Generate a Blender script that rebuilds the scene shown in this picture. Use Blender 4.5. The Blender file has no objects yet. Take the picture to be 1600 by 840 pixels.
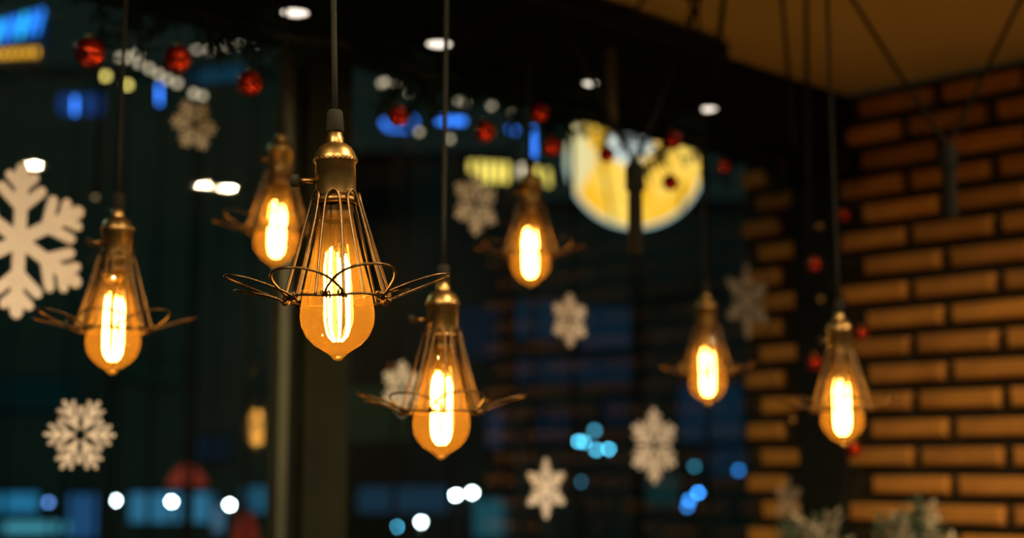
import bpy, math, random
from mathutils import Vector, Matrix
random.seed(7)
scene = bpy.context.scene
col = scene.collection
PI = math.pi
# ------------------------------------------------------------------ camera
F = 2300.0                                   # focal length in pixels of the 1600x840 frame
PITCH = math.atan(310 / F)
CAMZ = 1.6
cd = bpy.data.cameras.new('camera'); cam = bpy.data.objects.new('camera', cd); col.objects.link(cam)
cd.sensor_width = 36.0; cd.sensor_fit = 'HORIZONTAL'; cd.lens = F * 36 / 1600
cam.location = (0, 0, CAMZ); cam.rotation_euler = (PI / 2 + PITCH, 0, 0)
cd.clip_start = 0.05; cd.clip_end = 200
cd.dof.use_dof = True; cd.dof.focus_distance = 1.255
APERTURE = 0.0158                            # entrance pupil, metres
cd.dof.aperture_fstop = cd.lens / 1000 / APERTURE
cd.dof.aperture_blades = 0
scene.camera = cam
# ------------------------------------------------------------------ world and exposure
w = bpy.data.worlds.new('night'); scene.world = w; w.use_nodes = True
w.node_tree.nodes['Background'].inputs['Color'].default_value = (0.0046, 0.0092, 0.0074, 1)
w.node_tree.nodes['Background'].inputs['Strength'].default_value = 1.0
vs = scene.view_settings
vs.view_transform = 'Standard'; vs.look = 'None'; vs.gamma = 1.0; vs.use_curve_mapping = False
vs.exposure = 0.15
DOWNLIGHT = 2350.0                            # radiance of the ceiling downlights
FILAMENT = 52.0                              # radiance of the glowing filaments

# ------------------------------------------------------------------ places
cP, sP = math.cos(PITCH), math.sin(PITCH)
S2 = math.sqrt(.5)
def ray(x, y):
    a = (x - 800) / F; u = (420 - y) / F
    return Vector((a, cP - u * sP, sP + u * cP))
def at(x, y, Y):
    r = ray(x, y); return Vector((0, 0, CAMZ)) + r * (Y / r.y)
DW = 1.97                                    # window plane: n . p = DW
NOUT = Vector((-S2, S2, 0)); ALONG = Vector((S2, S2, 0))     # ALONG runs to the corner
NWALL = Vector((S2, S2, 0)); WDIR = Vector((S2, -S2, 0))     # brick wall runs from the corner to the right
CORNER = Vector((0.7360, 3.5220, 0))
DB = S2 * (CORNER.x + CORNER.y)
def on_window(x, y, off=0.0):
    r = ray(x, y); return Vector((0, 0, CAMZ)) + r * ((DW - off) / NOUT.dot(r))
def on_wall(x, y, off=0.0):
    r = ray(x, y); return Vector((0, 0, CAMZ)) + r * ((DB - off) / NWALL.dot(r))
CEIL = CAMZ + 0.885
def win_pt(s, off, z):                       # s metres from the corner along the window, off metres into the room
    return Vector((CORNER.x, CORNER.y, 0)) - ALONG * s - NOUT * off + Vector((0, 0, z))

# ------------------------------------------------------------------ materials
def mat(name, color=(.5, .5, .5), rough=.6, metal=0., emis=None, estr=0., coat=0., noise=0., nscale=20., bump=0., bscale=60., sample=True, objvar=0.):
    m = bpy.data.materials.new(name); m.use_nodes = True
    nt = m.node_tree; b = nt.nodes['Principled BSDF']
    b.inputs['Base Color'].default_value = (*color, 1); b.inputs['Roughness'].default_value = rough
    b.inputs['Metallic'].default_value = metal; b.inputs['Coat Weight'].default_value = coat
    if emis:
        b.inputs['Emission Color'].default_value = (*emis, 1); b.inputs['Emission Strength'].default_value = estr
        if not sample: m.cycles.emission_sampling = 'NONE'
    tc = None
    if noise or bump:
        tc = nt.nodes.new('ShaderNodeTexCoord')
    last = None
    if noise:
        n = nt.nodes.new('ShaderNodeTexNoise'); n.inputs['Scale'].default_value = nscale; n.inputs['Detail'].default_value = 5
        nt.links.new(tc.outputs['Object'], n.inputs['Vector'])
        mr = nt.nodes.new('ShaderNodeMapRange'); mr.inputs['From Min'].default_value = .25; mr.inputs['From Max'].default_value = .75
        mr.inputs['To Min'].default_value = 1 - noise; mr.inputs['To Max'].default_value = 1 + noise
        nt.links.new(n.outputs['Fac'], mr.inputs['Value'])
        last = mr.outputs['Result']
    if objvar:
        oi = nt.nodes.new('ShaderNodeObjectInfo')
        mo = nt.nodes.new('ShaderNodeMapRange'); mo.inputs['To Min'].default_value = 1 - objvar; mo.inputs['To Max'].default_value = 1 + objvar
        nt.links.new(oi.outputs['Random'], mo.inputs['Value'])
        if last:
            mu = nt.nodes.new('ShaderNodeMath'); mu.operation = 'MULTIPLY'
            nt.links.new(last, mu.inputs[0]); nt.links.new(mo.outputs['Result'], mu.inputs[1]); last = mu.outputs[0]
        else: last = mo.outputs['Result']
    if last:
        hs = nt.nodes.new('ShaderNodeHueSaturation'); hs.inputs['Color'].default_value = (*color, 1)
        nt.links.new(last, hs.inputs['Value']); nt.links.new(hs.outputs['Color'], b.inputs['Base Color'])
    if bump:
        n2 = nt.nodes.new('ShaderNodeTexNoise'); n2.inputs['Scale'].default_value = bscale; n2.inputs['Detail'].default_value = 4
        nt.links.new(tc.outputs['Object'], n2.inputs['Vector'])
        bp = nt.nodes.new('ShaderNodeBump'); bp.inputs['Strength'].default_value = bump; bp.inputs['Distance'].default_value = .003
        nt.links.new(n2.outputs['Fac'], bp.inputs['Height']); nt.links.new(bp.outputs['Normal'], b.inputs['Normal'])
    return m
def emat(name, color, strength, sample=False):
    m = bpy.data.materials.new(name); m.use_nodes = True; nt = m.node_tree; nt.nodes.clear()
    o = nt.nodes.new('ShaderNodeOutputMaterial'); e = nt.nodes.new('ShaderNodeEmission')
    e.inputs['Color'].default_value = (*color, 1); e.inputs['Strength'].default_value = strength
    nt.links.new(e.outputs[0], o.inputs[0])
    if not sample: m.cycles.emission_sampling = 'NONE'
    return m
def glass_mat(name, tint, refl, diffuse=None, dfac=0., rough=0.):
    m = bpy.data.materials.new(name); m.use_nodes = True; nt = m.node_tree; nt.nodes.clear()
    o = nt.nodes.new('ShaderNodeOutputMaterial')
    t = nt.nodes.new('ShaderNodeBsdfTransparent'); t.inputs[0].default_value = (*tint, 1)
    g = nt.nodes.new('ShaderNodeBsdfGlossy'); g.inputs['Roughness'].default_value = rough
    g.inputs['Color'].default_value = (1, 1, 1, 1)
    mx = nt.nodes.new('ShaderNodeMixShader'); mx.inputs[0].default_value = refl
    nt.links.new(t.outputs[0], mx.inputs[1]); nt.links.new(g.outputs[0], mx.inputs[2]); last = mx
    if diffuse:
        d = nt.nodes.new('ShaderNodeBsdfDiffuse'); d.inputs[0].default_value = (*diffuse, 1)
        tl = nt.nodes.new('ShaderNodeBsdfTranslucent'); tl.inputs[0].default_value = (*diffuse, 1)
        m1 = nt.nodes.new('ShaderNodeMixShader'); m1.inputs[0].default_value = .5
        nt.links.new(d.outputs[0], m1.inputs[1]); nt.links.new(tl.outputs[0], m1.inputs[2])
        m2 = nt.nodes.new('ShaderNodeMixShader'); m2.inputs[0].default_value = dfac
        nt.links.new(last.outputs[0], m2.inputs[1]); nt.links.new(m1.outputs[0], m2.inputs[2]); last = m2
    nt.links.new(last.outputs[0], o.inputs[0])
    return m
M = {}
M['brass'] = mat('aged_brass', (.36, .24, .085), .36, 1., noise=.25, nscale=90)
M['brass_dark'] = mat('dark_brass', (.22, .13, .045), .4, 1.)
M['wire'] = mat('bronze_wire', (.105, .066, .029), .36, 1., noise=.3, nscale=300)
M['black'] = mat('black_plastic', (.013, .013, .010), .5, noise=.2)
M['cord'] = mat('black_cloth_cord', (.014, .015, .012), .75, noise=.3, nscale=400)
M['blackmetal'] = mat('black_metal', (.014, .017, .014), .5, .1, noise=.2)
M['greytube'] = mat('charcoal_tube', (.075, .07, .05), .45, .3, noise=.2)
M['filament'] = emat('glowing_filament', (1.0, .58, .17), FILAMENT, True)
M['amber'] = glass_mat('amber_glass', (1.0, .80, .42), .045, (1.0, .55, .11), .075)
M['stem'] = glass_mat('clear_glass', (.97, .92, .8), .06)
M['pane'] = glass_mat('window_glass', (.97, .985, .98), .0155)
M['brick'] = mat('orange_brick', (.56, .245, .036), .85, noise=.22, nscale=14, bump=.6, bscale=70, objvar=.28)
M['mortar'] = mat('dark_mortar', (.030, .026, .012), .95, noise=.3, nscale=30, bump=.5, bscale=120)
M['ceiling'] = mat('ceiling_paint', (.62, .49, .16), .9, noise=.06, nscale=3)
M['floor'] = mat('dark_oak_floor', (.07, .042, .022), .5, noise=.3, nscale=6)
M['header'] = mat('black_header', (.006, .017, .012), .9, noise=.2)
M['pillar'] = mat('olive_black_pillar', (.013, .017, .010), .8, noise=.2, nscale=8)
M['frame'] = mat('grey_bronze_frame', (.075, .09, .065), .4, .4, noise=.2, nscale=10)
M['flake'] = mat('white_flake', (.86, .87, .88), .8, noise=.05, nscale=40)
M['flake_faint'] = glass_mat('thin_frost_flake', (1, 1, 1), .0, (.75, .66, .52), .26)
M['red'] = mat('red_bauble', (.85, .050, .012), .10, .9, coat=.6)
M['cap'] = mat('gold_cap', (.6, .38, .12), .35, 1.)
M['needle'] = mat('pine_needles', (.008, .022, .010), .9, objvar=.3)
M['frost'] = mat('frosted_leaf', (.40, .37, .26), .85, objvar=.35)
M['frostdark'] = mat('fir_leaf', (.05, .085, .05), .85, objvar=.35)
M['stalk'] = mat('brown_stalk', (.02, .02, .012), .9)
M['pot'] = mat('clay_pot', (.22, .11, .05), .8, noise=.15)
M['street'] = mat('asphalt', (.05, .055, .055), .8, noise=.3, nscale=2)
M['facade'] = mat('dark_facade', (.13, .16, .16), .9, noise=.2, nscale=.8)
M['facade2'] = mat('green_facade', (.13, .18, .15), .9, noise=.2, nscale=.6)
M['post'] = mat('lamp_post', (.03, .035, .035), .6)
M['downlens'] = emat('downlight_lens', (1.0, .70, .40), DOWNLIGHT, True)
M['whitemetal'] = mat('white_metal', (.7, .66, .58), .5)

for k_ in ('cord', 'black', 'header', 'pillar', 'blackmetal', 'needle', 'stalk'):
    b_ = M[k_].node_tree.nodes['Principled BSDF']; b_.inputs['Specular IOR Level'].default_value = .15; b_.inputs['Roughness'].default_value = .85
# ------------------------------------------------------------------ mesh helpers
class MB:
    def __init__(s): s.v = []; s.f = []
    def add(s, vs, fs):
        n = len(s.v); s.v += [tuple(v) for v in vs]; s.f += [tuple(i + n for i in f) for f in fs]; return s
    def box(s, c, size, ax=None):
        c = Vector(c); X, Y, Z = ax if ax else (Vector((1, 0, 0)), Vector((0, 1, 0)), Vector((0, 0, 1)))
        hx, hy, hz = size[0] / 2, size[1] / 2, size[2] / 2
        vs = [c + X * (i * hx) + Y * (j * hy) + Z * (k * hz) for i in (-1, 1) for j in (-1, 1) for k in (-1, 1)]
        return s.add(vs, [(0, 1, 3, 2), (4, 6, 7, 5), (0, 4, 5, 1), (2, 3, 7, 6), (0, 2, 6, 4), (1, 5, 7, 3)])
    def lathe(s, prof, n=24, c=(0, 0, 0)):
        vs = []; fs = []
        for r, z in prof:
            for k in range(n):
                a = 2 * PI * k / n; vs.append((c[0] + r * math.cos(a), c[1] + r * math.sin(a), c[2] + z))
        for i in range(len(prof) - 1):
            for k in range(n):
                k2 = (k + 1) % n
                fs.append((i * n + k, i * n + k2, (i + 1) * n + k2, (i + 1) * n + k))
        return s.add(vs, fs)
    def tube(s, pts, r, n=6, closed=False, cap=True):
        pts = [Vector(p) for p in pts]; m = len(pts); vs = []; fs = []
        rr = r if isinstance(r, (list, tuple)) else [r] * m
        prev = None
        for i in range(m):
            if closed: t = pts[(i + 1) % m] - pts[i - 1]
            else: t = pts[min(i + 1, m - 1)] - pts[max(i - 1, 0)]
            t.normalize()
            if prev is None:
                u = Vector((0, 0, 1)) if abs(t.z) < .9 else Vector((1, 0, 0))
                u = (u - t * u.dot(t)).normalized()
            else:
                u = prev - t * prev.dot(t)
                u = u.normalized() if u.length > 1e-9 else t.orthogonal().normalized()
            prev = u; b = t.cross(u)
            for k in range(n):
                a = 2 * PI * k / n; vs.append(pts[i] + (u * math.cos(a) + b * math.sin(a)) * rr[i])
        for i in range(m if closed else m - 1):
            j = (i + 1) % m
            for k in range(n):
                k2 = (k + 1) % n; fs.append((i * n + k, i * n + k2, j * n + k2, j * n + k))
        if cap and not closed:
            fs.append(tuple(reversed(range(n)))); fs.append(tuple((m - 1) * n + k for k in range(n)))
        return s.add(vs, fs)
    def prism(s, poly, th, X, Y, Z, c):
        c = Vector(c); n = len(poly)
        vs = [c + X * p[0] + Y * p[1] - Z * (th / 2) for p in poly] + [c + X * p[0] + Y * p[1] + Z * (th / 2) for p in poly]
        fs = [tuple(reversed(range(n))), tuple(range(n, 2 * n))] + [(i, (i + 1) % n, n + (i + 1) % n, n + i) for i in range(n)]
        return s.add(vs, fs)
    def mesh(s, name, m, smooth=False):
        me = bpy.data.meshes.new(name); me.from_pydata(s.v, [], s.f); me.update()
        if smooth: me.polygons.foreach_set('use_smooth', [True] * len(me.polygons))
        if m: me.materials.append(m)
        return me
    def build(s, name, m, parent=None, smooth=False):
        return link(name, s.mesh(name, m, smooth), parent)
def link(name, me, parent=None, loc=None):
    o = bpy.data.objects.new(name, me); col.objects.link(o)
    if parent: o.parent = parent
    if loc is not None: o.location = loc
    return o
def empty(name, loc=(0, 0, 0), rz=0):
    o = bpy.data.objects.new(name, None); col.objects.link(o); o.location = loc; o.rotation_euler = (0, 0, rz); o.empty_display_size = .05
    return o
def tag(o, label=None, cat=None, group=None, kind=None):
    if label: o['label'] = label
    if cat: o['category'] = cat
    if group: o['group'] = group
    if kind: o['kind'] = kind
    return o
UP = Vector((0, 0, 1)); WAX = (ALONG, NOUT, UP); BAX = (WDIR, NWALL, UP)

# ------------------------------------------------------------------ setting: floor, ceiling
# the room is a corner between the window (plane n.p = DW) and the brick wall
def room_poly(ext=0.0):
    a = win_pt(0, -ext, 0); b = win_pt(3.6, -ext, 0); wv = CORNER + WDIR * 3.4
    return [Vector((a.x, a.y, 0)), b, b + WDIR * 3.4, wv]
mb = MB(); P = room_poly(.06)
mb.add([p for p in P] + [p - UP * .05 for p in P], [(0, 1, 2, 3), (7, 6, 5, 4), (0, 4, 5, 1), (1, 5, 6, 2), (2, 6, 7, 3), (3, 7, 4, 0)])
tag(mb.build('floor', M['floor']), 'dark wooden cafe floor below the hanging lamps', kind='structure')
mb = MB(); P = room_poly(.06)
mb.add([p + UP * CEIL for p in P] + [p + UP * (CEIL + .06) for p in P], [(3, 2, 1, 0), (4, 5, 6, 7), (0, 1, 5, 4), (1, 2, 6, 5), (2, 3, 7, 6), (3, 0, 4, 7)])
tag(mb.build('ceiling', M['ceiling']), 'warm brown lit ceiling above the brick wall', kind='structure')

# ------------------------------------------------------------------ brick wall
COURSE = .0631; PER = .2165; BL = .185; BH = .0370; BD = .030
U_L = -.213; U_R = 1.14
z0 = CAMZ - .0385
wall = MB()
Lw = U_R - U_L; midu = (U_R + U_L) / 2
wall.box(CORNER + WDIR * midu + NWALL * (.06 + .012) + UP * (CEIL / 2), (Lw, .12, CEIL), BAX)
wallo = tag(wall.build('wall_right', M['mortar']), 'orange brick wall with deep dark joints right of the window', kind='structure')
def brick_mesh(length, seed):
    rnd = random.Random(seed); b = MB()
    hx, hy, hz = length / 2, BD / 2, BH / 2; e = .004
    vs = []
    for (y, sh) in ((hy, 0), (-hy + e, 0), (-hy, e)):
        for i, k in ((-1, -1), (1, -1), (1, 1), (-1, 1)):
            j = lambda: rnd.uniform(-.0014, .0014)
            vs.append(Vector((i * (hx - sh) + j(), y + (j() * .5 if sh else 0), k * (hz - sh) + j())))
    fs = [(8, 9, 10, 11)]
    for L in (0, 4):
        for i in range(4): fs.append((L + i, L + (i + 1) % 4, L + 4 + (i + 1) % 4, L + 4 + i))
    return b.add(vs, fs).mesh('brick', M['brick'])
full = [brick_mesh(BL, i) for i in range(6)]
RZ = Matrix((WDIR, NWALL, UP)).transposed().to_euler()
def put_brick(me, u, z):
    o = link('brick', me, wallo)
    p = CORNER + WDIR * u - NWALL * (random.uniform(-.003, .004)) + UP * z
    o.location = p; o.rotation_euler = (0, 0, RZ.z + random.uniform(-.006, .006)); return o
low = MB(); nb = 0
kmin = -int((z0 - .02) / COURSE); kmax = int((CEIL - z0 - BH / 2) / COURSE)
for k in range(kmin, kmax + 1):
    z = z0 + k * COURSE
    off = .342 if k % 2 == 0 else .254          # centre of an upright joint in this course
    u = off + PER * math.floor((U_L - off) / PER)
    while u < U_R:
        a, b = max(u + (PER - BL) / 2, U_L + .004), min(u + (PER + BL) / 2, U_R - .004)
        if a < -.054 < b: b = -.057                 # bricks stop at the corner post
        elif -.054 <= a < .074: a = .077
        if b - a > .02:
            if k < -7 or a > 1.25:
                low.box(CORNER + WDIR * ((a + b) / 2) + UP * z, (b - a, BD, BH), BAX)
            elif k == -1 and .40 < (a + b) / 2 < .60:
                c1 = a + .036; put_brick(brick_mesh(.052, 91), a + .095, z); put_brick(brick_mesh(.064, 92), a - .0 + .028, z); put_brick(brick_mesh(.035, 93), b - .012, z); nb += 3
            else:
                me = random.choice(full) if b - a > BL - .002 else brick_mesh(b - a, k + int(u * 1000))
                put_brick(me, (a + b) / 2, z); nb += 1
        u += PER
tag(low.build('brick_course', M['brick'], wallo), kind='stuff')

mb = MB(); mb.box(CORNER + WDIR * ((U_R + 3.4) / 2) + NWALL * .06 + UP * (CEIL / 2), (3.4 - U_R, .12, CEIL), BAX)
tag(mb.build('wall_back', mat('dark_olive_paint', (.035, .035, .02), .8, noise=.1, nscale=5)), 'dark painted wall carrying on from the brick wall', kind='structure')
# ------------------------------------------------------------------ window wall
hdr_z = CAMZ + .70
mb = MB(); mb.box(win_pt(1.75, .045, (hdr_z + CEIL) / 2), (3.5, .11, CEIL - hdr_z), WAX)
tag(mb.build('trim_1', M['header']), 'black header beam above the window under the ceiling', kind='structure')
mb = MB(); mb.box(CORNER + ALONG * .020 + WDIR * .010 + UP * (CEIL / 2), (.125, .076, CEIL), BAX)
tag(mb.build('trim_2', M['blackmetal']), 'black corner post between window and brick wall', kind='structure')
s0, s1 = 1.462, 1.552
mb = MB(); mb.box(win_pt((s0 + s1) / 2, .01, hdr_z / 2), (s1 - s0, .05, hdr_z), WAX)
pil = tag(mb.build('trim_3', M['pillar']), 'dark olive pillar between the two window panes', kind='structure')
win = empty('window_1', win_pt(1.6, 0, 0)); tag(win, 'tall dark cafe window divided by a pillar', kind='structure')
def wpart(mb, name, m): 
    o = mb.build(name, m); o.parent = win; o.matrix_parent_inverse = Matrix.Translation(-win.location); return o
def stile(s, wd, m, nm='window_frame', dep=.025):
    b = MB(); b.box(win_pt(s, 0, (hdr_z + .1) / 2), (wd, dep, hdr_z - .1), WAX); wpart(b, nm, m)
stile(1.578, .020, M['frame']); stile(1.560, .012, M['blackmetal']); stile(1.450, .012, M['frame'])
for a, b_ in ((.06, 1.444), (1.588, 3.5)):
    g = MB(); g.box(win_pt((a + b_) / 2, 0, (hdr_z + .1) / 2), (b_ - a, .006, hdr_z - .1), WAX); wpart(g, 'pane', M['pane'])
    g = MB(); g.box(win_pt((a + b_) / 2, 0, .05), (b_ - a, .06, .10), WAX); wpart(g, 'sill', M['frame'])

# ------------------------------------------------------------------ ceiling rail
def ceil_at(x, y):
    r = ray(x, y); return Vector((0, 0, CAMZ)) + r * ((CEIL - CAMZ) / r.z)
rp = ceil_at(1030, 28); rs = (CORNER - Vector((rp.x, rp.y, 0))).dot(ALONG); ro = DW - NOUT.dot(Vector((rp.x, rp.y, 0)))
re_ = ceil_at(1122, 60); rs0 = (CORNER - Vector((re_.x, re_.y, 0))).dot(ALONG)
rail = empty('ceiling_rail', win_pt(rs0 + .9, ro, CEIL - .03)); tag(rail, 'black ceiling rail running alongside the window header', 'rail')
b = MB(); b.box((0, 0, 0), (1.8, .035, .03), WAX); b.build('track', M['blackmetal'], rail)
for k in range(3):
    b = MB(); b.lathe([(0, -.004), (.022, -.004), (.022, .004), (.006, .006), (.006, .016)], 12, tuple(-ALONG * (k * .6 - .6) + UP * .014)); b.build('mount', M['blackmetal'], rail)
for dx in (-.9, .9):
    b = MB(); b.box(ALONG * dx, (.008, .04, .036), WAX); b.build('end_cap', M['black'], rail)

# ------------------------------------------------------------------ pendant lamps
def ringpts(r, z, n, wob=0.):
    return [(r * math.cos(2 * PI * k / n), r * math.sin(2 * PI * k / n), z + wob * math.sin(5 * 2 * PI * k / n)) for k in range(n)]
ZR, RR = .0515, .0455                        # lower ring of the cage
def sm(pts, it=2):
    for _ in range(it):
        q = [pts[0]]
        for a, b_ in zip(pts[:-1], pts[1:]):
            q += [a * .75 + b_ * .25, a * .25 + b_ * .75]
        pts = q + [pts[-1]]
    return pts
def cyl(r, phi, z): return Vector((r * math.cos(phi), r * math.sin(phi), z))
R_ = math.radians
parts = []          # (name, mesh, parent_index or None)
def part(name, mb, m, smooth=True, par=None):
    parts.append((name, mb.mesh(name, m, smooth), par)); return len(parts) - 1
part('socket', MB().lathe([(.0150, .139), (.0172, .140), (.0176, .143), (.0176, .171), (.0185, .1715), (.0188, .1735), (.0185, .176), (.0178, .1775), (.0168, .1805), (.0140, .1850), (.0100, .1880), (.0072, .1890), (.0072, .1895)], 32), M['brass'])
mb = MB()
for k in range(28):
    a = 2 * PI * k / 28; mb.box(cyl(.0187, a, .1735), (.0012, .0018, .0026), (Vector((math.cos(a), math.sin(a), 0)), Vector((-math.sin(a), math.cos(a), 0)), UP))
part('knurl', mb, M['brass_dark'], False)
part('neck', MB().lathe([(.0074, .1890), (.0074, .1945), (.0064, .1955), (.0064, .1995), (0, .1995)], 20), M['brass'])
part('strain_relief', MB().lathe([(.0070, .1990), (.0080, .2000), (.0068, .2170), (.0055, .2185), (.003, .2190)], 20), M['black'])
part('clamp_ring', MB().lathe([(.0172, .1345), (.0196, .1350), (.0200, .1375), (.0196, .1400), (.0172, .1402)], 28), M['brass_dark'])
part('screw_base', MB().lathe([(.0140, .1200), (.0152, .1215), (.0142, .1232), (.0152, .1250), (.0142, .1268), (.0152, .1287), (.0150, .1390)], 24), M['brass_dark'])
mb = MB(); mb.tube([(-.0165, -.004, .1555), (-.031, -.006, .1555)], .0026, 10); kn = MB()
part('switch_stalk', mb, M['brass_dark'])
part('switch_key', MB().tube([(-.0300, -.006, .1555), (-.0310, -.006, .1555), (-.0372, -.0068, .1555), (-.0382, -.0068, .1555)], [.0035, .0056, .0056, .004], 14), M['black'])
ib = part('glass_bulb', MB().lathe([(.0001, -.0010), (.0035, 0), (.0058, .0030), (.0085, .0055), (.0130, .0080), (.0200, .0125), (.0268, .0200), (.0308, .0285), (.0321, .0365), (.0314, .0460), (.0290, .0590), (.0256, .0730), (.0222, .0860), (.0192, .1000), (.0168, .1120), (.0152, .1220), (.0146, .1260)], 40), M['amber'])
part('glass_stem', MB().lathe([(.0050, .1250), (.0045, .1100), (.0030, .1000), (.0022, .0960), (.0020, .0250), (.0034, .0220), (.0002, .0190)], 10), M['stem'], True, ib)
NF = 9
for k in range(NF):
    a = 2 * PI * k / NF + .2; j = (k * 37 % 7 - 3) * .0004
    pts = sm([cyl(.0095, a, .0925 + j * 5), cyl(.0112, a, .0800), cyl(.0118 + j, a + .05, .0560), cyl(.0118 + j, a, .0330), cyl(.0095, a - .05, .0220), cyl(.0040, a, .0160)], 1)
    part('filament', MB().tube(pts, .00085, 5, cap=False), M['filament'], True, ib)
for k in range(4):
    a = 2 * PI * k / 4
    part('support_wire', MB().tube([cyl(.003, a, .1000), cyl(.0095, a, .0935)], .0004, 4), M['brass_dark'], True, ib)
mb = MB().tube(ringpts(RR, ZR, 48, .0010), .0012, 6, True); part('cage_ring', mb, M['wire'])
for k in range(7):
    ph = R_(360 / 7 * k + 12)
    dw, dt = R_(15), R_(17)
    pts = [cyl(RR + .001, ph - dw, ZR), cyl(.0385, ph - dw * 1.02, .078), cyl(.0290, ph - dt, .110), cyl(.0228, ph - dt, .1320), cyl(.0205, ph - dt * .8, .1420), cyl(.0200, ph, .1460), cyl(.0205, ph + dt * .8, .1420), cyl(.0228, ph + dt, .1320), cyl(.0290, ph + dt, .110), cyl(.0385, ph + dw * 1.02, .078), cyl(RR + .001, ph + dw, ZR)]
    part('cage_wire', MB().tube(sm(pts, 2), .0012, 6), M['wire'])
PET = [(-4, 26, .094, .018), (58, 30, .088, .016), (112, 28, .088, .018), (164, 24, .092, .013), (199, 26, .093, .019), (249, 33, .086, .017), (298, 33, .086, .019)]
for (an, wd, rt, h) in PET:
    ph, d = R_(an), R_(wd)
    pts = [cyl(RR, ph - d, ZR - .002), cyl(RR + .006, ph - d, ZR + .003), cyl(RR + (rt - RR) * .70, ph - d * .62, ZR + h * .75), cyl(rt, ph - d * .30, ZR + h), cyl(rt + .004, ph, ZR + h * 1.05), cyl(rt, ph + d * .30, ZR + h), cyl(RR + (rt - RR) * .70, ph + d * .62, ZR + h * .75), cyl(RR + .006, ph + d, ZR + .003), cyl(RR, ph + d, ZR - .002)]
    part('petal_wire', MB().tube(sm(pts, 2), .0012, 6), M['wire'])
    for sg in (-1, 1):
        c = cyl(RR, ph + sg * d, ZR); tdir = Vector((-math.sin(ph + sg * d), math.cos(ph + sg * d), 0)); rad = Vector((math.cos(ph + sg * d), math.sin(ph + sg * d), 0))
        hel = [c + tdir * (-.004 + .008 * i / 24) + (rad * math.cos(i * 2 * PI * 3 / 24) + UP * math.sin(i * 2 * PI * 3 / 24)) * (.0027 + .001 * math.sin(i * .7)) for i in range(25)]
        part('wire_knot', MB().tube(hel, .0009, 5), M['wire'])
cup_me = MB().lathe([(0, -.03), (.004, -.03), (.012, -.022), (.03, -.012), (.042, -.004), (.042, 0), (0, 0)], 20).mesh('ceiling_cup', M['black'], True)
def pendant(px, py, Y, rz, label, tilt=(0, 0), lean=0):
    loc = at(px, py, Y)
    r = empty('pendant_lamp', loc); tag(r, label, 'lamp', 'caged filament pendant lamps')
    r.rotation_euler = (tilt[0], tilt[1], 0)
    objs = []
    for (n, me, par) in parts:
        o = link(n, me, objs[par] if par is not None else r)
        if par is None and n in ('cage_ring', 'cage_wire', 'petal_wire', 'wire_knot', 'switch_stalk', 'switch_key'): o.rotation_euler = (0, 0, R_(rz))
        objs.append(o)
    Lc = (CEIL - loc.z) / math.cos(tilt[0]) / math.cos(tilt[1])
    n = 10; pts = [(lean * math.sin(PI * i / n) * .01, 0, .217 + (Lc - .217 - .02) * i / n) for i in range(n + 1)]
    MB().tube(pts, .0027, 8).build('cord', M['cord'], r, True)
    link('ceiling_cup', cup_me, r, (0, 0, Lc))
    return r
pendant(528, 562, 1.258, 0, 'large sharply focused caged filament lamp in front of the pillar', tilt=(0, R_(-1.6)))
pendant(175, 584, 1.75, 25, 'caged filament lamp hanging right of the big white snowflake', tilt=(0, 0))
pendant(689, 716, 1.66, -6, 'lowest caged filament lamp of the middle, right of the pillar', tilt=(0, R_(.3)))
pendant(1318, 695, 2.22, 12, 'caged filament lamp in front of the brick wall and corner post', tilt=(0, R_(-.4)))
pendant(1107, 631, 2.62, 40, 'caged filament lamp just left of the narrow brick strip', tilt=(0, R_(-.5)))
pendant(430, 418, 2.12, 33, 'blurred caged filament lamp behind the large sharp one', tilt=(0, R_(1.2)))
pendant(829, 447, 2.42, 18, 'blurred caged filament lamp below left of the yellow round sign', tilt=(0, R_(-.3)))

# ------------------------------------------------------------------ ceiling downlights (out of frame above, some seen as reflections, others added as fill)
def mirror(p):
    d = DW - NOUT.dot(Vector((p.x, p.y, 0))); return p + NOUT * (2 * d)
def downlight(p, label):
    r = empty('ceiling_downlight', Vector((p.x, p.y, CEIL))); tag(r, label, 'downlight', 'ceiling downlights')
    MB().lathe([(.028, 0), (.046, 0), (.048, -.004), (.038, -.010), (.029, -.008), (.028, 0)], 24).build('trim_ring', M['whitemetal'], r, True)
    MB().lathe([(.0001, -.003), (.028, -.003)], 20).build('lens', M['downlens'], r)
spots = [mirror(ceil_at(x, y)) for x, y in ((53, 255), (316, 285), (358, 292))]
for p, l in zip(spots, ('ceiling downlight above the cafe floor nearest the brick wall foot', 'ceiling downlight beside the brick wall, left of a near pair', 'ceiling downlight beside the brick wall, right of a near pair')): downlight(p, l)
for (x, y, l) in ((.15, .35, 'added fill downlight in the room before the window'), (-.85, .15, 'added fill downlight nearest the left window pane'), (.95, -.25, 'added fill downlight at the back of the room'), (-.55, .45, 'added fill downlight above the large focused lamp, nearest the pillar'), (.45, 1.15, 'added fill downlight above the lowest lamp in the middle of the room')):  # unseen, added to brighten the brick wall and the snowflakes
    downlight(Vector((x, y, 0)), l)

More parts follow.
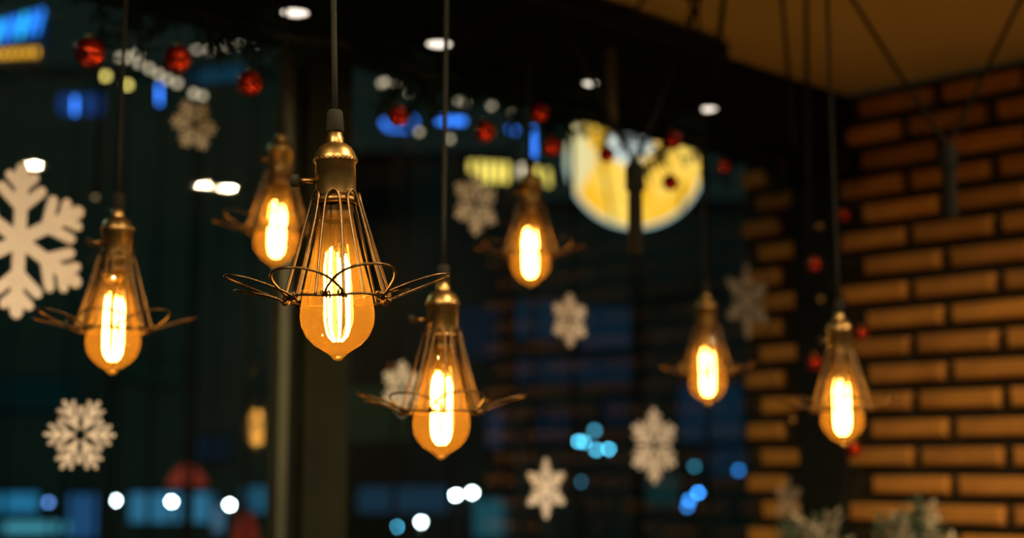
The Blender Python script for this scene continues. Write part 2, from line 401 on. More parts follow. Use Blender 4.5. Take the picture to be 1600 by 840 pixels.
# ------------------------------------------------------------------ snowflakes
def flake_polys(kind, R):
    ps = []
    def bar(a0, r0, r1, w0, w1, off=0., base=0.):
        pass
    def seg(p, q, w0, w1):
        p, q = Vector(p), Vector(q); d = (q - p).normalized(); n = Vector((-d.y, d.x))
        cap = [q + d * w1 * .9 + n * w1 * .0, ]
        return [p - n * w0, q - n * w1, q + d * w1 * .7 - n * w1 * .7, q + d * w1, q + d * w1 * .7 + n * w1 * .7, q + n * w1, p + n * w0]
    for k in range(6):
        a = 2 * PI * k / 6 + PI / 2
        if kind == 'burst': a += PI / 6
        e = Vector((math.cos(a), math.sin(a)))
        rot = lambda t: Vector((math.cos(a + t), math.sin(a + t)))
        if kind == 'bold':
            ps.append(seg(e * 0, e * R * .92, R * .085, R * .085))
            for t in (.85, -.85):
                ps.append(seg(e * R * .42, e * R * .42 + rot(t) * R * .36, R * .075, R * .07)); ps.append(seg(e * R * .68, e * R * .68 + rot(t) * R * .22, R * .07, R * .065))
        elif kind == 'burst':
            ps.append(seg(e * R * .16, e * R * .96, R * .05, R * .045))
            for t in (.60, -.60):
                ps.append(seg(e * R * .28, e * R * .28 + rot(t * 1.15) * R * .46, R * .042, R * .04)); ps.append(seg(e * R * .56, e * R * .56 + rot(t * 1.15) * R * .36, R * .042, R * .04))
        elif kind == 'petal':
            ps.append(seg(e * R * .14, e * R * .92, R * .07, R * .075))
            for t in (.52, -.52):
                ps.append(seg(e * R * .26, e * R * .26 + rot(t * 1.3) * R * .44, R * .05, R * .048)); ps.append(seg(e * R * .54, e * R * .54 + rot(t * 1.3) * R * .34, R * .048, R * .045))
        else:                                                      # 'star'
            ps.append(seg(e * 0, e * R * .88, R * .11, R * .11))
            for t in (.95, -.95):
                ps.append(seg(e * R * .40, e * R * .40 + rot(t) * R * .24, R * .08, R * .075)); ps.append(seg(e * R * .66, e * R * .66 + rot(t) * R * .14, R * .065, R * .06))
    return ps
def snowflake(px, py, R, kind, label, m='flake', off=.0068, rot=0., loc=None):
    p = loc if loc is not None else on_window(px, py, off)
    mb = MB()
    for i, poly in enumerate(flake_polys(kind, R)):
        mb.prism(poly, .0030 + .00006 * (i % 7), ALONG, UP, -NOUT, (0, 0, 0))
    o = mb.build('snowflake', M[m]); o.location = p
    tag(o, label, 'snowflake', 'snowflakes on the window'); return o
snowflake(30, 375, .112, 'bold', 'biggest white snowflake at the left edge of the window')
snowflake(125, 679, .0565, 'burst', 'white snowflake with open centre below the left caged lamp')
snowflake(890, 500, .054, 'petal', 'small white snowflake below right of the middle blurred lamp')
snowflake(1022, 696, .079, 'petal', 'tall white snowflake low on the window near the brick strip')
snowflake(853, 763, .058, 'star', 'lowest small white snowflake right of the lowest lamp')
# stuck to the outer side of the glass
for (x, y, R, off, kind, l) in ((303, 195, .044, -.03, 'burst', 'blurred tan snowflake high on the window left of the pillar'), (743, 318, .062, -.03, 'petal', 'blurred cream snowflake left of the yellow glow above the middle lamp')):
    o = snowflake(x, y, R, kind, l, off=off)
snowflake(628, 606, .05, 'petal', 'blurred snowflake half hidden behind the lowest middle lamp', off=-.03)
snowflake(1168, 470, .088, 'star', 'faint see-through snowflake in front of the narrow brick strip', m='flake_faint')
snowflake(1232, 783, .056, 'star', 'faint see-through snowflake low beside the frosted bush', m='flake_faint')

# ------------------------------------------------------------------ garland, baubles
def sprig(rnd, L=.11, n=44, nl=.036):
    b = MB(); pts = [Vector((0, 0, 0)), Vector((L * .5, rnd.uniform(-.01, .01), -.012)), Vector((L, rnd.uniform(-.02, .02), -.04))]
    b.tube(pts, [.0018, .0014, .0006], 4)
    for i in range(n):
        t = (i + .5) / n; p = pts[0].lerp(pts[1], t * 2) if t < .5 else pts[1].lerp(pts[2], t * 2 - 1)
        a = rnd.uniform(0, 2 * PI); d = Vector((.55, math.cos(a) * .8, math.sin(a) * .8)).normalized() * nl * rnd.uniform(.7, 1.1)
        s = d.cross(Vector((.3, .5, .8))).normalized() * .0030
        b.add([p - s, p + s, p + d + s * .3, p + d - s * .3], [(0, 1, 2, 3)])
    return b
rnd = random.Random(3)
spm = [sprig(rnd).mesh('sprig', M['needle']) for _ in range(5)]
g = empty('pine_garland', win_pt(1.2, .11, hdr_z)); tag(g, 'dark pine garland draped along the window header', 'garland')
gp = [win_pt(.12 + 2.5 * i / 40, .11, hdr_z - .006 - .022 * abs(math.sin(i * .55))) - g.location for i in range(41)]
MB().tube(gp, .006, 6).build('rope', M['stalk'], g)
for i in range(140):
    t = rnd.uniform(0, 39.9); k = int(t); p = gp[k].lerp(gp[k + 1], t - k)
    o = link('sprig', rnd.choice(spm), g, p)
    o.rotation_euler = (rnd.uniform(0, 6.28), rnd.uniform(-.3, 1.0), rnd.choice((PI / 4, 5 * PI / 4)) + rnd.uniform(-.9, .9)); sc = rnd.uniform(.55, .95); o.scale = (sc, sc, sc)
ball_me = {}
def bauble(p, r, label, hang, m='red'):
    o = empty('bauble', p - UP * r); tag(o, label, 'bauble', 'red baubles')
    pr = [(max(.00005, r * math.sin(PI * i / 14)), r - r * math.cos(PI * i / 14)) for i in range(15)]
    MB().lathe(pr, 24).build('ball', M[m], o, True)
    MB().lathe([(r * .22, 2 * r - r * .05), (r * .22, 2 * r + r * .16), (r * .08, 2 * r + r * .2), (.0003, 2 * r + r * .2)], 12).build('cap', M['cap'], o, True)
    MB().tube([(0, 0, 2 * r + r * .18), (0, 0, 2 * r + hang)], .0008, 5).build('thread', M['cord'], o)
wb = [(140, 82, 27), (277, 92, 25), (390, 130, 23), (621, 182, 19), (757, 205, 19), (842, 176, 18), (862, 229, 17), (948, 241, 14), (1050, 219, 17), (1047, 285, 14), (1130, 260, 12), (1217, 258, 12), (1254, 265, 10)]
wl = ['red bauble hanging farthest left on the garland', 'red bauble right of the chain of pale bokeh lights', 'red bauble left of the pillar, third along the garland', 'red bauble beside the blue neon bars, first right of the pillar', 'red bauble between the blue neon bars', 'red bauble above the blue upright bar, upper one of two', 'red bauble touching the left edge of the yellow round sign', 'red bauble against the yellow sign left of the black hanging tube', 'upper red bauble right of the black tube against the yellow sign', 'lower red bauble right of the black tube against the yellow sign', 'small red bauble between yellow sign and brick strip', 'small red bauble above the top of the narrow brick strip', 'small red bauble at the top of the corner post']
for (x, y, r), l in zip(wb, wl):
    p = on_window(x, y, .12 if x < 1200 else .09); rr = r / F * p.y * .93
    bauble(p, rr, l, max(.015, hdr_z - p.z - rr))
cb = [(1317, 335, 10), (1271, 412, 12), (1346, 520, 11), (1272, 566, 13), (1333, 702, 13)]
cl = ['red bauble highest on the corner post, against the brick', 'red bauble left on the corner post above the right lamp', 'red bauble right of the socket of the right lamp', 'red bauble left of the cage of the right lamp', 'red bauble just under the glass bulb of the right lamp']
cgar = empty('post_garland', at(1300, 560, 3.28)); tag(cgar, 'thin dark garland wire hanging down the corner post', 'garland')
chain = [(1262, 262)] + [(x, y) for x, y, r in cb] + [(1315, 800), (1300, 860)]
cpts = []
for (x, y) in chain: cpts.append(at(x, y - 14, 3.26) - cgar.location)
MB().tube(sm(cpts, 2), .002, 5).build('wire', M['stalk'], cgar)
for i in range(10):
    q = sm(cpts, 2); o = link('sprig', rnd.choice(spm), cgar, q[rnd.randrange(len(q))]); o.scale = (.28,) * 3; o.rotation_euler = (rnd.uniform(0, 6), rnd.uniform(0, 1.4), rnd.uniform(0, 6))
for (x, y, r), l in zip(cb, cl):
    p = at(x, y, 3.26); bauble(p, r / F * 3.26 * .95, l, .012)
for (x, y, l) in ((1282, 467, 'tiny gold bead on the corner post above the right lamp'), (1238, 656, 'tiny gold bead left of the right lamp'), (1280, 353, 'tiny gold bead high on the corner post')):
    p = at(x, y, 3.25); r = .0075; o = empty('gold_bead', p - UP * r); tag(o, l, 'bead', 'gold beads')
    MB().lathe([(max(.0001, r * math.sin(PI * i / 8)), r - r * math.cos(PI * i / 8)) for i in range(9)], 12).build('bead', M['cap'], o, True)
    MB().tube([(0, 0, 2 * r - .001), (0, 0, .05)], .0006, 4).build('thread', M['cord'], o)

# ------------------------------------------------------------------ round fitting by the post
p = on_wall(1304, 256, .075); o = empty('round_bracket', p); tag(o, 'dark round fitting on the wall at the corner post top', 'bracket')
def ring_on_wall(name, r, t, m, dz=0):
    MB().tube([WDIR * (r * math.cos(2 * PI * k / 24)) + UP * (r * math.sin(2 * PI * k / 24)) - NWALL * dz for k in range(24)], t, 8, True).build(name, m, o, True)
ring_on_wall('rim', .027, .0055, M['brass_dark']); ring_on_wall('inner_rim', .018, .004, M['black'], .003)
MB().tube([NWALL * .06, -NWALL * .004], .013, 14).build('hub', M['blackmetal'], o, True)
# ------------------------------------------------------------------ V-hung tubes
def hung_tube(px, y0, y1, Y, r, ends, label, m, taper=1.0, capfrac=.3):
    top = at(px[0], y0, Y); bot = at(px[1], y1, Y); o = empty('hanging_tube', bot); tag(o, label, 'tube weight', 'black tubes hung from V cables')
    d = top - bot; L = d.length; d.normalize()
    k = 1 - capfrac
    MB().tube([d * 0, d * .004, d * (L * k - .004), d * (L * k)], [r * .8, r, r * taper, r * taper * .9], 16).build('tube', m, o, True)
    MB().tube([d * (L * k), d * (L * k + .003), d * (L - .012), d * (L - .003), d * L], [r * 1.05, r * 1.3, r * 1.3, r * .9, r * .4], 16).build('cap', M['blackmetal'], o, True)
    for e in ends:
        q = e - bot; st = d * (L - .004)
        mid = st.lerp(q, .5) - UP * .004
        MB().tube(sm([st, mid, q], 1), .0036, 6).build('cable', M['cord'], o)
def ceil_toward(x, y, Y):           # point on the line of sight at depth Y but not above the ceiling
    p = at(x, y, Y); p.z = min(p.z, CEIL - .002); return p
def ext(px0, py0, px1, py1, Y0, Y1):   # follow the sight of a cable past the frame up to the ceiling
    a = at(px0, py0, Y0); b = at(px1, py1, Y1); t = (CEIL - .003 - a.z) / (b.z - a.z); return a + (b - a) * t
hung_tube((992, 993), 252, 398, 2.40, .0125, [ext(990, 255, 862, 0, 2.40, 2.42), ext(994, 255, 1062, 80, 2.40, 2.52)], 'black hanging tube in front of the yellow round sign', M['black'], .95, .32)
hung_tube((952, 957), 62, 190, 2.62, .0100, [ext(952, 64, 912, 5, 2.62, 2.62), ext(953, 64, 1004, 0, 2.62, 2.64)], 'charcoal hanging tube high above the yellow round sign', M['greytube'], 1, .12)
hung_tube((1480, 1486), 226, 342, 2.45, .0118, [ext(1479, 230, 1333, 0, 2.45, 2.45), ext(1482, 230, 1594, 0, 2.45, 2.45)], 'black hanging tube in front of the brick wall', M['black'], 1, .35)
# swag cables
def cable(name, pts, r, label):
    b0 = pts[-1]; o = empty(name, b0); tag(o, label, 'cable', 'black cables under the ceiling')
    q = [p - b0 for p in pts]
    MB().tube(sm(q, 2), r, 6).build('cord', M['cord'], o)
    MB().lathe([(.0001, -.012), (.006, -.012), (.007, -.002), (.012, 0), (0, 0)], 10, tuple(q[0] + UP * .003)).build('hook', M['blackmetal'], o)
cable('cable', [ext(1238, 190, 1222, 0, 2.6, 2.6), at(1230, 95, 2.6), at(1240, 215, 2.78), on_window(1245, 240, .11)], .0038, 'left one of three black cables left of the right lamp cord')
cable('cable', [ext(1262, 190, 1260, 0, 2.6, 2.6), at(1261, 150, 2.6), at(1263, 330, 2.9), at(1265, 400, 3.26)], .0042, 'middle black cable dropping along the corner post')
cable('cable', [ext(740, 60, 828, 0, 2.42, 2.45), at(780, 32, 2.43), at(705, 72, 2.40), on_window(690, 90, .10)], .003, 'black cable slanting down left to the header above the blue bars')
cable('cable', [ext(1122, 85, 1131, 0, 2.66, 2.66), at(1124, 60, 2.66), at(1119, 110, 2.75), on_window(1114, 150, .10)], .005, 'thick black cable beside the lamp cord at the rail end')
# ceiling hook above the black tube
p = ceil_at(1080, -12); o = empty('ceiling_hook', p); tag(o, 'black ceiling hook with a round plate above the yellow sign', 'hook')
MB().lathe([(0, -.012), (.014, -.012), (.018, -.004), (.018, 0), (0, 0)], 16).build('plate', M['blackmetal'], o)
MB().tube([(0, 0, -.01), (0, 0, -.05), (-.006, 0, -.058), (-.011, 0, -.05)], .004, 8).build('hook', M['blackmetal'], o)

# puck lamps along the header
M['puck'] = emat('puck_lens', (1.0, .86, .70), 1.7)
for (x, y, r, l) in ((461, 20, .021, 'small white puck lamp above the pillar at the top edge'), (686, 69, .021, 'small white puck lamp above the blue neon bars'), (922, 130, .013, 'small white puck lamp beside the charcoal hanging tube'), (1107, 170, .017, 'small white puck lamp above the right side of the yellow sign')):
    p = on_window(x, y, .145); o = empty('puck_lamp', p); tag(o, l, 'lamp', 'puck lamps on the header')
    MB().lathe([(r + .002, -.001), (r + .003, .002), (r * .8, .014), (.0001, .016)], 20).build('housing', M['blackmetal'], o, True)
    MB().lathe([(.0001, -.0035), (r * .6, -.003), (r, 0)], 20).build('lens', M['puck'], o, True)
    MB().tube([(0, 0, .012), (0, 0, .03), tuple(NOUT * .05 + UP * .03)], .004, 6).build('arm', M['blackmetal'], o)

# ------------------------------------------------------------------ frosted bushes
def leafmesh(m, rn, n, L):
    b = MB(); b.tube([(0, 0, 0), (.2 * L, 0, .5 * L), (.3 * L, 0, L)], [.0022, .0016, .0008], 4)
    for i in range(n):
        t = (i + .5) / n; p = Vector((.3 * L * t, 0, L * t)); a = i * 2.4 + rn.uniform(-.3, .3)
        d = Vector((math.cos(a) * .8, math.sin(a) * .8, .55)).normalized(); s = d.cross(UP).normalized(); q = d.cross(s)
        l = .030 * rn.uniform(.7, 1.15); wv = l * .30
        b.add([p, p + d * l * .45 + s * wv + q * .003, p + d * l, p + d * l * .45 - s * wv + q * .003, p + d * l * .5 - q * .004], [(0, 1, 4), (1, 2, 4), (2, 3, 4), (3, 0, 4)])
    me = b.mesh('sprig', m); return me
rb = random.Random(11)
fm = [leafmesh(M['frost'], rb, 12, .085) for _ in range(3)]; dm = [leafmesh(M['frostdark'], rb, 12, .09) for _ in range(3)]
for (cx, cy, Y, rad, n, l) in ((1268, 862, 3.04, .075, 46, 'left frosted bush below the corner post'), (1430, 862, 2.92, .095, 64, 'right frosted bush in front of the brick wall')):
    c = at(cx, cy, Y); base = c - UP * .16
    o = empty('frosted_bush', Vector((base.x, base.y, base.z - .16))); tag(o, l, 'plant', 'frosted bushes')
    MB().lathe([(.0001, 0), (.05, 0), (.065, .15), (.07, .15), (.07, .165), (.06, .165), (.058, .15), (.0001, .14)], 20).build('pot', M['pot'], o, True)
    MB().tube([(0, 0, .12), (.005, 0, .22), (0, 0, .30)], .006, 6).build('stem', M['stalk'], o)
    for i in range(n):
        a = rb.uniform(0, 2 * PI); e = rb.uniform(-.1, 1.35); rr = rad * rb.uniform(.35, .95)
        q = Vector((math.cos(a) * math.cos(e) * rr, math.sin(a) * math.cos(e) * rr, .27 + math.sin(e) * rr * .85))
        k = link('sprig', rb.choice(fm if rb.random() < .45 else dm), o, q); k.rotation_euler = (math.cos(a + PI / 2) * (1.2 - e) * .9, math.sin(a + PI / 2) * (1.2 - e) * .9, rb.uniform(0, 6)); s = rb.uniform(.55, 1.0); k.scale = (s, s, s)
bs = at(1350, 862, 2.98); hgt = bs.z - .32
pl = empty('planter_shelf', Vector((bs.x, bs.y, 0))); tag(pl, 'long dark shelf stand under both frosted bushes', 'stand')
SX = Vector((1, -.35, 0)).normalized(); SY = Vector((.35, 1, 0)).normalized()
MB().box((0, 0, hgt - .012), (.56, .24, .024), (SX, SY, UP)).build('top', M['blackmetal'], pl)
for sx in (-1, 1):
    for sy in (-1, 1): MB().box(SX * (sx * .26) + SY * (sy * .1) + UP * ((hgt - .024) / 2), (.02, .02, hgt - .024), (SX, SY, UP)).build('leg', M['blackmetal'], pl)

# ------------------------------------------------------------------ outside
GZ = -.12
mb = MB(); mb.add([(-30, 2, GZ), (30, 2, GZ), (30, 60, GZ), (-30, 60, GZ)], [(0, 1, 2, 3)])
street = MB()
a, b_ = win_pt(-3, -.05, 0), win_pt(9, -.05, 0)
q = [a, a + NOUT * 45, b_ + NOUT * 45, b_]
street.add([Vector((v.x, v.y, GZ)) for v in q] + [Vector((v.x, v.y, GZ - .1)) for v in q], [(0, 1, 2, 3), (7, 6, 5, 4), (0, 4, 5, 1), (1, 5, 6, 2), (2, 6, 7, 3), (3, 7, 4, 0)])
tag(street.build('street_ground', M['street']), 'dark street outside the window', kind='structure')
em_cache = {}
def E_(c, s):
    k = (c, s)
    if k not in em_cache: em_cache[k] = emat('glow_%d' % len(em_cache), c, s)
    return em_cache[k]
def street_lamp(px, py, Y, r, c, s, label, name='street_lamp'):
    p = at(px, py, Y); o = empty(name, Vector((p.x, p.y, GZ))); tag(o, label, 'street lamp', 'street lights outside')
    h = p.z - GZ
    MB().tube([(0, .05, 0), (0, .05, h * .5), (0, .05, h + .03)], [.03, .02, .012], 8).build('post', M['post'], o)
    MB().lathe([(max(.0003, r * math.sin(PI * i / 8)), h - r * math.cos(PI * i / 8)) for i in range(9)], 12).build('globe', E_(c, s), o, True)
    MB().lathe([(r * 1.2, h + r * .7), (r * .9, h + r * 1.3), (.001, h + r * 1.5)], 12).build('hood', M['post'], o, True)
W_, CY, BL_ = (.75, .95, 1.0), (.10, .62, .95), (.04, .30, .95)
RS = .0026
lampn = 0
for (x, y, c, s, l) in ((98, 778, CY, 22, 'leftmost round street light, cyan, at the bottom left'),
    (180, 781, W_, 60, 'white round street light right of the cyan one at the bottom left'), (268, 783, W_, 60, 'white round street light below the red oval at bottom left'), (359, 788, W_, 60, 'white round street light nearest the pillar at bottom left'),
    (712, 773, W_, 60, 'left one of the white pair of lights under the lowest lamp'), (738, 769, W_, 60, 'right one of the white pair of lights under the lowest lamp'), (658, 815, W_, 50, 'white round street light at the bottom right of the pillar'), (619, 822, CY, 20, 'cyan round street light at the bottom right of the pillar'),
    (904, 689, CY, 16, 'cyan street light of the cluster below the middle snowflake, leftmost'), (913, 690, CY, 12, 'cyan street light of the cluster, second from left'), (932, 702, CY, 8, 'cyan street light of the cluster, lower middle'), (951, 701, CY, 16, 'cyan street light of the cluster, rightmost'), (929, 672, CY, 3.5, 'dim cyan street light at the top of the cluster'),
    (1091, 769, BL_, 24, 'bright blue street light near the bottom of the brick strip'), (1077, 781, BL_, 9, 'dim blue street light overlapping the bright blue one'), (1074, 791, BL_, 5, 'dimmest blue street light below the bright blue one'), (1154, 734, BL_, 4, 'dim blue light beside the brick strip'), (910, 752, CY, 1.8, 'faint teal light below the cyan cluster'), (1085, 728, CY, 1.6, 'faint teal light right of the tall snowflake'), (76, 784, (.12, .3, .8), 6, 'dim violet blue light left of the cyan street light')):
    Y = 11 + (lampn * 5 % 9) * .55; lampn += 1; street_lamp(x, y, Y, RS * Y / 2 * .95 if s > 10 else RS * Y / 2 * 1.25, c, s, l)
def glow_sign(name, px, py, Y, bars, label, cat, backing=True, depth=.04):
    """bars: (x0,y0,x1,y1,width_px,color,strength) strokes of the lit sign"""
    p = at(px, py, Y); o = empty(name, p); tag(o, label, cat)
    k = 0
    xs = []; ys = []
    for (x0, y0, x1, y1, wp, c, s) in bars:
        a, b_ = at(x0, y0, Y) - p, at(x1, y1, Y) - p
        MB().tube([a, b_], wp / 2 / F * Y, 8).build('light_bar', E_(c, s), o, True)
        xs += [a.x, b_.x]; ys += [a.z, b_.z]
    MB().tube([Vector((0, .07, max(ys))), Vector((0, .07, GZ - p.z))], .014, 6).build('post', M['post'], o)
    if backing:
        MB().box(((min(xs) + max(xs)) / 2, depth + .06 + .2 * 0, (min(ys) + max(ys)) / 2), (max(xs) - min(xs) + .05, .04, max(ys) - min(ys) + .05)).build('back_panel', M['post'], o)
    return o
B1, B2, AM = (.02, .22, .95), (.02, .50, .95), (.92, .43, .02)
glow_sign('neon_sign', 35, 35, 10, [(-22 + i * 13, 68 - i * 2.6, -12 + i * 13, 36 - i * 3.6, 6, B2 if i % 3 == 1 else B1, 2.0) for i in range(7)] + [(-15, 40, 60, 32, 5, B1, 1.5)], 'slanted blue neon sign in the upper left corner', 'sign')
glow_sign('neon_sign', 12, 85, 10, [(-10 + i * 11, 90 - i * .6, -9 + i * 11, 80 - i * .6, 5, AM, 2.1) for i in range(7)], 'amber neon sign below the blue one in the upper left corner', 'sign')
BB = (.04, .22, 1.0)
glow_sign('lit_tube', 117, 165, 9, [(117, 152, 117, 178, 4, BB, 4.2)], 'upright blue light tube below the leftmost bauble', 'light', False)
glow_sign('lit_tube', 249, 147, 9, [(249, 133, 249, 162, 4, BB, 4.2)], 'upright blue light tube left of the tan snowflake', 'light', False)
glow_sign('blue_panel', 140, 163, 12, [(95, 163, 160, 163, 34, (.02, .10, .42), .30)], 'dim blue lit panel behind the upright blue tube', 'sign', False)
glow_sign('blue_panel', 345, 118, 12, [(300, 122, 380, 112, 22, (.01, .09, .17), .30)], 'dim teal panel left of the third bauble', 'sign', False)
glow_sign('neon_bars', 620, 198, 8, [(597, 188, 606, 200, 7, BB, 1.8), (606, 202, 640, 203, 5, BB, 1.3), (648, 184, 648, 194, 6, BB, 1.6)], 'curved blue neon bars around the bauble right of the pillar', 'sign', False)
glow_sign('neon_bars', 705, 188, 8, [(684, 188, 726, 189, 9, BB, 2.6)], 'broad blue neon bar in the middle of the garland', 'sign', False)
glow_sign('neon_bars', 802, 202, 8, [(796, 199, 806, 206, 9, BB, 2.4)], 'short blue neon bar left of the upright bar', 'sign', False)
glow_sign('neon_bars', 833, 222, 8, [(832, 200, 833, 245, 7, BB, 2.4)], 'upright blue neon bar left of the yellow round sign', 'sign', False)
YG = (.85, .66, .12)
glow_sign('yellow_sign', 790, 265, 8, [(737, 252, 737, 268, 8, YG, 1.5)] + [(752 + i * 13, 252 + i, 752 + i * 13, 284, 8, YG, 1.7) for i in range(4)] + [(816, 258, 816, 276, 9, (.9, .75, .5), 1.3), (838, 262, 838, 290, 9, YG, 1.5), (855, 265, 857, 290, 8, YG, 1.2)], 'yellow green lit lettering sign left of the round sign', 'sign', False)
# round yellow sign
Ym = 9.0; pc = at(992, 250, Ym); o = empty('round_sign', pc); tag(o, 'large round yellow backlit sign with pale rim', 'sign')
Rm = 112 / F * Ym
nt_m = bpy.data.materials.new('round_sign_face'); nt_m.use_nodes = True; nt = nt_m.node_tree; nt.nodes.clear()
out = nt.nodes.new('ShaderNodeOutputMaterial'); em = nt.nodes.new('ShaderNodeEmission'); em.inputs['Strength'].default_value = 1.1
tc = nt.nodes.new('ShaderNodeTexCoord'); no = nt.nodes.new('ShaderNodeTexNoise'); no.inputs['Scale'].default_value = 4.5; no.inputs['Detail'].default_value = 2
cr = nt.nodes.new('ShaderNodeValToRGB'); cr.color_ramp.elements[0].position = .42; cr.color_ramp.elements[0].color = (.90, .47, .025, 1); cr.color_ramp.elements[1].position = .66; cr.color_ramp.elements[1].color = (1.0, .66, .12, 1)
nt.links.new(tc.outputs['Object'], no.inputs['Vector']); nt.links.new(no.outputs['Fac'], cr.inputs['Fac']); nt.links.new(cr.outputs['Color'], em.inputs['Color']); nt.links.new(em.outputs[0], out.inputs[0]); nt_m.cycles.emission_sampling = 'NONE'
X_, Z_ = Vector((1, 0, 0)), Vector((0, 0, 1)); Yv = Vector((0, -1, 0))
disc = [(Rm * .95 * math.cos(2 * PI * k / 48), Rm * .95 * math.sin(2 * PI * k / 48)) for k in range(48)]
MB().prism(disc, .06, X_, Z_, Yv, (0, 0, 0)).build('face', nt_m, o)
MB().tube([(Rm * .96 * math.cos(2 * PI * k / 48), 0, Rm * .96 * math.sin(2 * PI * k / 48)) for k in range(48)], Rm * .026, 8, True).build('rim', E_((.62, .88, .80), .8), o, True)
# pale and dark shapes of the sign's print
def blob(pts, m, dy):
    MB().prism([((x - 992) / F * Ym, (250 - y) / F * Ym) for x, y in pts], .02, X_, Z_, Yv, (0, dy, 0)).build('print', m, o)
blob([(945, 212), (985, 206), (1025, 214), (1018, 240), (985, 262), (955, 250)], E_((.80, .92, .88), .85), -.045)
blob([(892, 160), (910, 160), (915, 220), (932, 250), (905, 300), (890, 300), (884, 240)], E_((.95, .80, .38), .85), -.045)
blob([(930, 215), (936, 215), (958, 350), (952, 352)], E_((.62, .38, .03), .55), -.047)
blob([(1062, 290), (1068, 290), (1066, 330), (1060, 335)], E_((.5, .3, .03), .5), -.047)
MB().tube([(0, .07, 0), (0, .07, GZ - pc.z)], .035, 8).build('post', M['post'], o)
for (px_, s) in ((960, 0), (1024, 0)):
    MB().tube([((px_ - 992) / F * Ym, .06, Rm * .9), ((px_ - 992) / F * Ym, .06, Rm * 1.6)], .02, 6).build('hanger', M['post'], o)
# foliage outside shading the top of the round sign
# string lights
def string_lights(name, pts, Y, r, c, s, label, sag=.0):
    p0 = at(*pts[0], Y); o = empty(name, p0); tag(o, label, 'string lights')
    P_ = [at(x, y, Y) - p0 for x, y in pts]
    MB().tube([q + UP * .02 for q in P_], .004, 5).build('wire', M['cord'], o)
    me = MB().lathe([(max(.0002, r * math.sin(PI * i / 6)), -r * math.cos(PI * i / 6)) for i in range(7)], 8).mesh('light', E_(c, s), True)
    for q in P_: link('light', me, o, q)
    for q in (P_[0], P_[-1]): MB().tube([q + UP * .02, Vector((q.x, q.y + .02, GZ - p0.z))], .008, 6).build('post', M['post'], o)
CR = (.80, .66, .45)
string_lights('fairy_string', [(188, 90), (199, 90), (215, 84), (216, 98), (233, 107), (248, 116), (262, 124), (277, 130), (303, 146), (316, 150)], 5.2, .0115, CR, 1.5, 'slanting chain of pale fairy lights between two red baubles')
string_lights('fairy_string', [(308, 78), (328, 78), (355, 73), (376, 70), (400, 68)], 5.5, .010, CR, 1.5, 'short chain of pale fairy lights left of the pillar')
string_lights('fairy_string', [(535, 104), (596, 130), (602, 128), (618, 131), (640, 145), (655, 206), (703, 217), (715, 156), (727, 160), (768, 165), (800, 175)], 5.0, .009, CR, 1.4, 'loose chain of pale fairy lights right of the pillar')
string_lights('fairy_string', [(893, 163), (918, 158), (925, 180), (910, 198), (1072, 214), (1093, 215), (1100, 235)], 5.0, .009, (.85, .55, .22), 2.6, 'golden fairy lights around the top of the round yellow sign')
string_lights('fairy_string', [(165, 119), (199, 133)], 7, .016, (.85, .68, .16), 3.2, 'two yellow fairy lights below the chain at the left')
def reflected_glow(px, py, w_, h_, Y, c, s, label):  # glowing tube stands in for a downlight reflection in the glass
    p = at(px, py, Y); o = empty('reflection_glow', p); tag(o, label, 'lamp', 'downlight reflections built as glowing tubes')
    k = Y / F
    MB().tube([(-w_ / 2 * k, 0, 0), (w_ / 2 * k, 0, 0)], h_ / 2 * k, 10).build('lamp_tube', E_(c, s), o, True)
    MB().box((0, .0, h_ * .6 * k + .006), (w_ * k * 1.1, .02, .012)).build('glow_holder', M['post'], o)
    MB().tube([(0, 0, h_ * .6 * k), (0, 0, h_ * .6 * k + .5)], .004, 5).build('rod', M['post'], o)
reflected_glow(149, 308, 8, 5, 3.2, (.6, .42, .2), .5, 'dim tan glowing tube standing in for a reflection above the left caged lamp')
# buildings across the street
def building(px0, px1, ytop, Y, m, wins, label, pad=0):
    a, b_ = at(px0, 730, Y), at(px1, 730, Y); top = at((px0 + px1) / 2, ytop, Y).z
    c = (a + b_) / 2; o = empty('building', Vector((c.x, c.y, GZ))); tag(o, label, 'building', 'dark buildings across the street')
    MB().box((0, 1.5, (top - GZ) / 2), (b_.x - a.x, 3.0, top - GZ)).build('facade', m, o)
    MB().box((0, 1.45, top - GZ + .06), (b_.x - a.x + .2, 3.1, .12)).build('cornice', M['post'], o)
    for (x0, y0, x1, y1, cl_, s) in wins:
        p, q = at(x0, y0, Y - .03), at(x1, y1, Y - .03)
        fr = MB().box(((p.x + q.x) / 2 - c.x, -.02, (p.z + q.z) / 2 - GZ), (abs(q.x - p.x) + .08, .06, abs(p.z - q.z) + .08)).build('window', M['post'], o)
        MB().box(((p.x + q.x) / 2 - c.x, -.04, (p.z + q.z) / 2 - GZ), (abs(q.x - p.x), .06, abs(p.z - q.z))).build('pane', E_(cl_, round(s * (.27 if y1 < 760 else .6), 3)), fr)
NV, TL, GN = (.010, .045, .085), (.010, .07, .075), (.012, .05, .03)
building(-120, 424, 120, 18, M['facade2'], [(0, 590, 120, 640, TL, .35), (170, 560, 290, 590, GN, .45), (300, 680, 360, 720, NV, .5), (-10, 770, 60, 800, (.03, .28, .55), .8), (110, 772, 150, 840, (.04, .2, .5), .6), (205, 770, 335, 815, (.05, .28, .50), .75), (0, 815, 110, 832, (.08, .45, .6), .9), (330, 790, 350, 830, (.1, .25, .4), .7), (380, 760, 420, 800, (.03, .2, .35), .5), (220, 580, 300, 600, GN, .5)], 'dark building with teal shop windows left of the pillar')
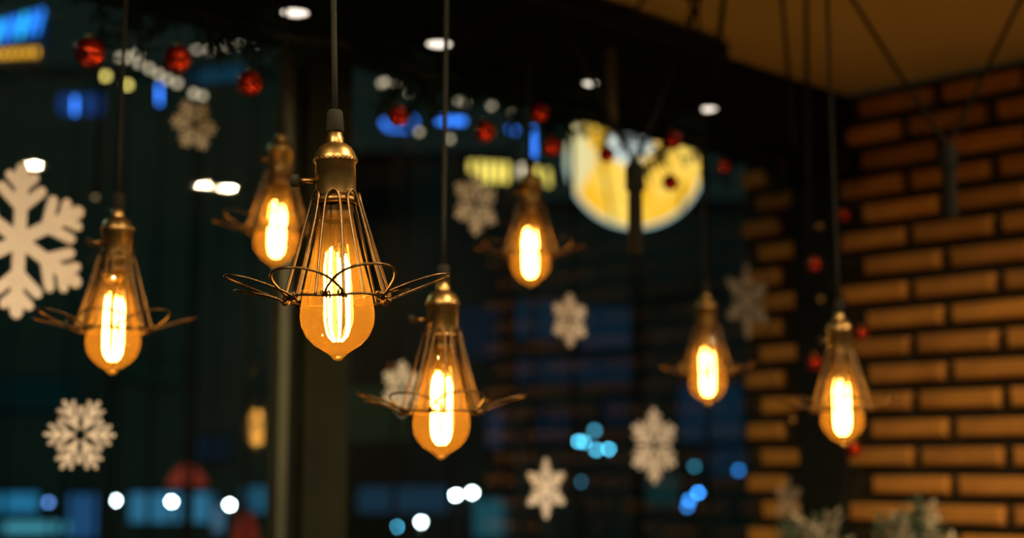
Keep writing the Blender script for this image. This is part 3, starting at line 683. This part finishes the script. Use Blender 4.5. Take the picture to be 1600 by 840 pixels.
building(540, 800, 250, 22, M['facade'], [(540, 600, 640, 690, (.02, .045, .02), .7), (700, 480, 780, 560, NV, .5), (560, 760, 700, 800, NV, .8), (740, 780, 800, 840, (.02, .15, .2), .6), (760, 640, 800, 700, (.03, .06, .12), .8)], 'dark building with dim windows behind the lowest lamp')
building(812, 1190, 330, 17, M['facade'], [(806, 470, 870, 530, NV, 1.0), (905, 480, 1000, 545, NV, .9), (806, 560, 1000, 600, NV, .7), (1060, 600, 1160, 690, NV, 1.0), (830, 640, 900, 690, NV, .5), (1010, 740, 1060, 790, TL, .4), (1100, 700, 1165, 745, NV, .9), (940, 620, 990, 670, NV, .4)], 'dark navy windowed building left of the brick strip')
# red parasols, their light put into the canopy colour as emission
def awning(px, py, wpx, hpx, Y, c, s, label):
    p = at(px, py, Y); o = empty('parasol', Vector((p.x, p.y, GZ))); tag(o, label, 'parasol', 'red parasols outside')
    k = Y / F; R = wpx / 2 * k; h = p.z - GZ; hh = hpx * k
    MB().lathe([(R, h - hh / 2), (R * .8, h - hh * .1), (R * .35, h + hh * .35), (.01, h + hh / 2)], 10).build('canopy', mat('emissive_red_canopy', (.5, .06, .03), .8, emis=c, estr=s, sample=False), o)
    MB().tube([(0, 0, 0), (0, 0, h + hh / 2)], .03, 8).build('pole', M['post'], o)
awning(293, 740, 64, 34, 9, (.45, .05, .03), .30, 'red parasol with light put into its canopy colour, outside at lower left')
awning(384, 822, 44, 60, 9, (.45, .04, .02), .22, 'red parasol with light put into its canopy colour, left of the pillar bottom')
# tall floodlight added out of view to brighten the house fronts
fl = empty('fill_floodlight', Vector((-6.5, 7.5, GZ))); tag(fl, 'added floodlight on the pavement left of the window', 'street lamp')
MB().tube([(0, 0, 0), (0, 0, 3), (0, 0, 6.0)], [.09, .07, .05], 10).build('post', M['post'], fl)
MB().lathe([(max(.001, .15 * math.sin(PI * i / 10)), 6.15 - .15 * math.cos(PI * i / 10)) for i in range(11)], 16).build('globe', emat('fill_floodlight_globe', (.50, .95, .80), 150, True), fl, True)
lo = glow_sign('lantern', 617, 578, 9, [(617, 572, 617, 586, 12, (.55, .16, .04), .8)], 'dim orange lantern outside left of the lowest lamp', 'lantern', False)
